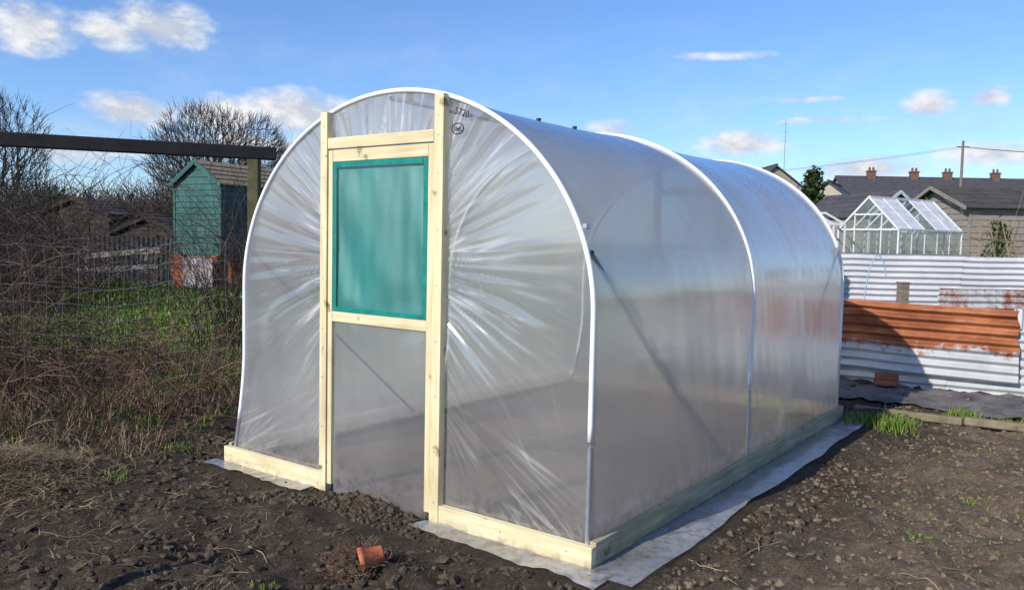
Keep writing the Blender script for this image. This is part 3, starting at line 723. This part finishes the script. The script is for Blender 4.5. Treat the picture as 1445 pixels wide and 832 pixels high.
# ------------------------------------------------------------ wire fence
M_wire=mat_var('galvanised_wire',(.26,.26,.26),(.42,.42,.42),20,.5,metal=.3)
mb=MB(); A=Vector((-6.8,6.1,0));B=Vector((-2.75,8.0,0)); D=B-A;L=D.length
def fpnt(u,z):
    p=A+D*(u/L); return (p.x+.05*mnoise.noise(Vector((u*.9,z,0))),p.y+.16*mnoise.noise(Vector((u*.7,z*1.2,5))),float(H(p.x,p.y))+z+.10*mnoise.noise(Vector((u*.8,z*.5,9))))
for z in [.05,.15,.26,.38,.5,.62,.76,.9,1.05,1.22,1.4]: mb.tube([fpnt(L*i/50,z) for i in range(51)],.0017,3)
u=0
while u<L: mb.tube([fpnt(u,1.4*i/10) for i in range(11)],.0014,3); u+=.13
mb.obj('wire_mesh_fence',M_wire)
for u in (.4,2.2):
    p=A+D*(u/L); mb=MB(); mb.tube([(p.x,p.y+.03,0),(p.x+.02,p.y+.03,.5),(p.x+.05*R.random(),p.y+.03,.8)],[.03,.028,.026],8,0,True); mb.obj('fence_stake',M_darkwood,None,True)

# ------------------------------------------------------------ brambles
def bramble(mb,x,y,hmax,n=12,r=.0045,step=None,out=1.0):
    a=R.uniform(0,6.28); d=Vector((math.cos(a)*R.uniform(.1,.8)*out,math.sin(a)*R.uniform(.1,.8)*out,1)).normalized()
    p=Vector((x,y,float(H(x,y))-.01)); st=step or hmax/n*1.5; pts=[p.copy()]; g=R.uniform(.05,.22)
    for i in range(n):
        p=p+d*st; d=(d+Vector((R.gauss(0,.13),R.gauss(0,.13),R.gauss(-g,.1)))).normalized(); pts.append(p.copy())
        if p.z<.02: break
        if R.random()<.28:
            q=p.copy(); e=(d+Vector((R.gauss(0,.8),R.gauss(0,.8),R.gauss(0,.5)))).normalized(); br=[q.copy()]
            for k in range(4): q=q+e*st*.6; e=(e+Vector((R.gauss(0,.3),R.gauss(0,.3),R.gauss(-.05,.2)))).normalized(); br.append(q.copy())
            mb.tube(br,[r*.6,r*.5,r*.4,r*.35,r*.25],3)
    N=len(pts); mb.tube(pts,[r*(1-.7*i/N) for i in range(N)],3)
mb=MB()
c=0
while c<980:
    x=R.uniform(-7,-2.5);y=R.uniform(5.6,9.4); lx_,ly_=tl(x,y)
    if lx_>-3.15: continue
    hm=R.uniform(.3,1.3)*(1 if x<-3.6 else .6); bramble(mb,x,y,hm,r=R.uniform(.003,.0065)); c+=1
mb.obj('bramble_thicket',M_bramble)
mb=MB(); c=0
while c<170:
    x=R.uniform(-12,-7.3);y=R.uniform(10,16)
    bramble(mb,x,y,R.uniform(.5,1.7),r=R.uniform(.006,.010)); c+=1
mb.obj('bramble_thicket',M_bramble)
def shrub(name,cx,cy,rx,ry,h,n,r=.008,mat=None,out=1.):
    mb=MB()
    for i in range(n):
        x=cx+R.gauss(0,rx*.5);y=cy+R.gauss(0,ry*.5); bramble(mb,x,y,h*R.uniform(.5,1.0),n=10,r=r*R.uniform(.6,1.3),out=out)
    mb.obj(name,mat or M_twig)
shrub('bare_shrub',-5.0,16.2,.7,.5,2.2,140,.008)
shrub('bare_shrub',-9.5,15.5,1.8,1.0,2.5,220,.009)
shrub('bare_shrub',-8.3,13.6,.9,.6,1.8,110,.008)
shrub('bare_shrub',-13,18,2.5,1,3.0,180,.012)
shrub('bare_shrub',-3.9,11.2,.6,.5,2.1,90,.007,out=.6)
shrub('bare_shrub',-5.6,8.0,.8,.5,1.5,140,.005)
def hedge(name,x0,x1,y0,y1,h,n,r):
    mb=MB()
    for i in range(n):
        x=R.uniform(x0,x1);y=R.uniform(y0,y1); hh=h*(.7+.5*mnoise.noise(Vector((x*.25,1,1)))+R.uniform(-.15,.15))
        a=R.uniform(0,6.28); p=Vector((x,y,.3)); d=Vector((math.cos(a)*.35,math.sin(a)*.35,1)).normalized(); pts=[p.copy()]
        for k in range(6): p=p+d*hh/6; d=(d+Vector((R.gauss(0,.2),R.gauss(0,.2),0))).normalized(); pts.append(p.copy())
        mb.tube(pts,[r,r*.85,r*.7,r*.55,r*.4,r*.3,r*.15],3)
        for k in (2,3,4,4,5,5):
            q=pts[k].copy(); e=Vector((R.gauss(0,.6),R.gauss(0,.6),.7)).normalized(); br=[q.copy()]
            for j in range(3): q=q+e*hh*.12; e=(e+Vector((R.gauss(0,.3),R.gauss(0,.3),.05))).normalized(); br.append(q.copy())
            mb.tube(br,[r*.45,r*.35,r*.25,r*.15],3)
    mb.obj(name,M_twig)
hedge('hedge',-24,-4.5,22,27,3.1,1200,.03)
hedge('hedge',-45,-2,32,38,4.2,900,.045)
hedge('hedge',20,60,50,56,3.0,400,.06)

# ------------------------------------------------------------ bare trees
def bare_tree(name,x,y,h,rw,rh,cz,seed,ntips=2600,r0=.3,trunk=1.6):
    rr=np.random.default_rng(seed)
    P=[]
    while len(P)<ntips:
        q=rr.uniform(-1,1,3); l=np.linalg.norm(q)
        if l<1 and q[2]>-.75 and rr.random()<.25+.75*l: 
            bump_=1+.10*math.sin(q[0]*7+seed)+.07*math.cos(q[1]*6+q[2]*5)
            P.append([x+q[0]*rw*bump_,y+q[1]*rw*bump_,cz+q[2]*rh*bump_])
    P=np.array(P); base=np.array([x,y,trunk])
    o=np.argsort(np.linalg.norm(P-base,axis=1)); P=P[o]
    nodes=np.zeros((ntips+2,3)); nodes[0]=(x,y,.1); nodes[1]=base; par=[-1,0]+[0]*ntips; dist=np.zeros(ntips+2); dist[1]=trunk
    for i in range(ntips):
        dd=np.linalg.norm(nodes[1:i+2]-P[i],axis=1)
        j=int(np.argmin(dd+.45*dist[1:i+2]))+1
        nodes[i+2]=P[i]; par[i+2]=j; dist[i+2]=dist[j]+dd[j-1]
    cnt=np.ones(ntips+2)
    for i in range(ntips+1,0,-1): cnt[par[i]]+=cnt[i]
    rad=np.maximum(.012,r0*(cnt/cnt[0])**.5)
    mb=MB()
    for i in range(1,ntips+2):
        a=Vector(nodes[par[i]]);b=Vector(nodes[i]); m_=(a+b)/2+Vector(rr.normal(0,.04,3))*(b-a).length
        m_.z-=.03*(b-a).length
        r=rad[i]; mb.tube([a,m_,b],[min(rad[par[i]],r*1.25),r*1.05,r*.9],5 if r>.06 else 3)
        if cnt[i]<3:
            for k in range(3):
                d=(b-Vector((x,y,trunk+.5))).normalized()+Vector(rr.normal(0,.3,3)); d.z+=.15; d.normalize(); q=b+d*rr.uniform(.2,.65)
                mb.tube([b,(b+q)/2+Vector(rr.normal(0,.03,3)),q],[.010,.009,.005],3)
    mb.obj(name,M_twig)
bare_tree('bare_tree',-16.0,44,9.6,3.7,2.8,5.4,3,3000,.34)
bare_tree('bare_tree',-24.3,38,9.6,2.6,3.0,4.7,11,1500,.28)
bare_tree('bare_tree',-20.5,52,6.6,2.2,2.4,4.0,21,500,.2)
def evergreen(name,x,y,h,w,n,leaf):
    mb=MB(); mb.tube([(x,y,.2),(x,y,h*.95)],[.15 if h>3 else .03,.02],6,1)
    for i in range(14):
        z=h*(.15+.05*i); a=R.uniform(0,6.28); rr=w*.7*(1-z/h)+.1; mb.tube([(x,y,z),(x+math.cos(a)*rr,y+math.sin(a)*rr,z+.3)],[.02,.01],4,1)
    cl=[]
    for i in range(60):
        z=h*R.uniform(.12,1); rr=w*(1-(z/h))**.6*R.uniform(.3,1); a=R.uniform(0,6.28); cl.append(Vector((x+math.cos(a)*rr,y+math.sin(a)*rr,z)))
    for i in range(n):
        c=R.choice(cl); p=c+Vector((R.gauss(0,.3),R.gauss(0,.3),R.gauss(0,.3)))*w*.45
        u=Vector((R.gauss(0,1),R.gauss(0,1),R.gauss(0,1))).normalized()*leaf; v=Vector((R.gauss(0,1),R.gauss(0,1),R.gauss(0,1))).normalized()*leaf*.6
        mb.add([p-u,p+v,p+u,p-v],[(0,1,2,3)],0)
    mb.obj(name,[M_leaf,M_bark])
evergreen('conifer_tree',17.1,47,5.8,1.35,3800,.15)
evergreen('evergreen_bush',8.9,15.0,2.0,.5,900,.045)
evergreen('evergreen_bush',-13.5,24.0,2.6,1.0,1500,.09)
evergreen('evergreen_bush',-3.6,18.5,2.3,.8,1400,.08)
mb=MB()
for (x,dx) in ((7.75,.25),(8.05,-.2),(7.8,.55),(8.35,-.3),(7.6,.1)):
    mb.tube([(x,13.3,.4),(x+dx,13.5,2.05)],.010,5)
mb.tube([(7.5,13.4,1.75),(8.5,13.4,1.7)],.009,5)
mb.obj('bamboo_canes',M_straw)
shrub('bare_shrub',8.3,13.4,.9,.3,1.8,80,.006,M_straw,.6)
mb=MB(); mb.bar((-8.6,16.4,1.05),(-6.9,16.0,1.22),.05,.10); mb.bar((-8.9,16.5,.75),(-7.0,16.1,.9),.05,.09)
for x in (-8.6,-7.4): mb.box(x-.04,x+.04,16.45,16.53,.3,1.25)
mb.obj('timber_rail_fence',M_greywood)
mb=MB(); corr(mb,(-13,19.5),(-7.6,19.0),.3,1.45,vertical=True,amp=.02,pitch=.12); mb.obj('dark_corrugated_fence',rustmat('dark_iron',.6,.75,(.03,.034,.04),(.06,.065,.075)))

# ------------------------------------------------------------ light, sky, camera
az=math.radians(44); el=math.radians(31)
ldir=Vector((math.cos(az)*math.cos(el),math.sin(az)*math.cos(el),-math.sin(el)))
sd=bpy.data.lights.new('sun','SUN'); sd.energy=5.0; sd.angle=math.radians(.53); sd.color=(1,.92,.80)
so=bpy.data.objects.new('sun',sd); scene.collection.objects.link(so); so.rotation_euler=ldir.to_track_quat('-Z','Y').to_euler(); so.location=(-5,-5,8)
w=bpy.data.worlds.new('World'); scene.world=w; w.use_nodes=True; nt=w.node_tree; nt.nodes.clear()
class WT(NT):
    def __init__(s,t): s.t=t
W=WT(nt)
out=nt.nodes.new('ShaderNodeOutputWorld'); bg=nt.nodes.new('ShaderNodeBackground')
sky=nt.nodes.new('ShaderNodeTexSky'); sky.sky_type='NISHITA'; sky.sun_disc=False; sky.sun_elevation=el; sky.sun_rotation=math.radians(226); sky.air_density=1.0; sky.dust_density=.2; sky.ozone_density=2.2
gen=nt.nodes.new('ShaderNodeTexCoord').outputs['Generated']
def cloud(c,wd,ht,k=1.):
    s=W.n('ShaderNodeVectorMath',operation='SUBTRACT'); nt.links.new(gen,s.inputs[0]); s.inputs[1].default_value=c
    v=W.vmul(s.outputs[0],(1/wd,1/wd,1/ht)); l=W.n('ShaderNodeVectorMath',operation='LENGTH'); nt.links.new(v,l.inputs[0])
    return W.math('MULTIPLY',W.math('SUBTRACT',1,l.outputs['Value'],clamp=True),k)
cl=[((-.385,.895,.222),.075,.032,1.),((-.43,.88,.212),.07,.024,.9),((-.495,.845,.205),.055,.036,1),((-.545,.82,.19),.05,.02,.7),
    ((-.418,.9,.132),.065,.026,1.1),((-.33,.93,.135),.07,.028,1.1),((-.253,.957,.142),.08,.036,1.1),((-.30,.94,.10),.14,.022,.8),((-.48,.87,.085),.12,.022,.7),
    ((.442,.884,.153),.035,.020,1.),((.49,.86,.158),.03,.016,.9),((.262,.957,.117),.065,.022,1.),((.39,.915,.088),.10,.022,.9),((.50,.86,.10),.08,.02,.8),((.33,.935,.165),.05,.006,.6),((.35,.93,.142),.09,.006,.6),((.24,.94,.215),.10,.007,.5),((.12,.985,.135),.05,.015,.7)]
acc=None
for c in cl:
    m_=cloud(*c); acc=m_ if acc is None else W.math('MAXIMUM',acc,m_)
nz1=W.noise(W.vmul(gen,(1,1,1.8)),24,7,.60); nz2=W.noise(W.vmul(gen,(1,1,3.0)),7,5,.65)
d=W.math('ADD',acc,W.math('MULTIPLY',W.math('SUBTRACT',nz1,.50),1.4))
dens=W.math('MULTIPLY',W.mapr(d,.10,.70),W.mapr(acc,.0,.22))
z=W.n('ShaderNodeSeparateXYZ',i_0=gen).outputs[2]
wisp=W.math('MULTIPLY',W.mapr(nz2,.46,.72,0,.42),W.mapr(z,.28,.03,0,1))
dens=W.math('MAXIMUM',dens,wisp)
ccol=W.mix(W.mapr(nz1,.42,.62),(5.2,5.6,6.4),(7.9,8.0,8.2))
sk=W.mix(1.,sky.outputs[0],(.88,1.12,1.52),'MULTIPLY')
fin=W.mix(dens,sk,ccol)
nt.links.new(fin,bg.inputs[0]); bg.inputs[1].default_value=.115; nt.links.new(bg.outputs[0],out.inputs[0])

cd=bpy.data.cameras.new('camera'); cam=bpy.data.objects.new('camera',cd); scene.collection.objects.link(cam); scene.camera=cam
cd.sensor_width=36; cd.lens=28.65; cd.clip_end=2000; cd.clip_start=.05
Mx=Matrix.Rotation(math.radians(90-3.83),4,'X')@Matrix.Rotation(math.radians(1.2),4,'Z')
cam.matrix_world=Matrix.Translation((0,0,1.55))@Mx
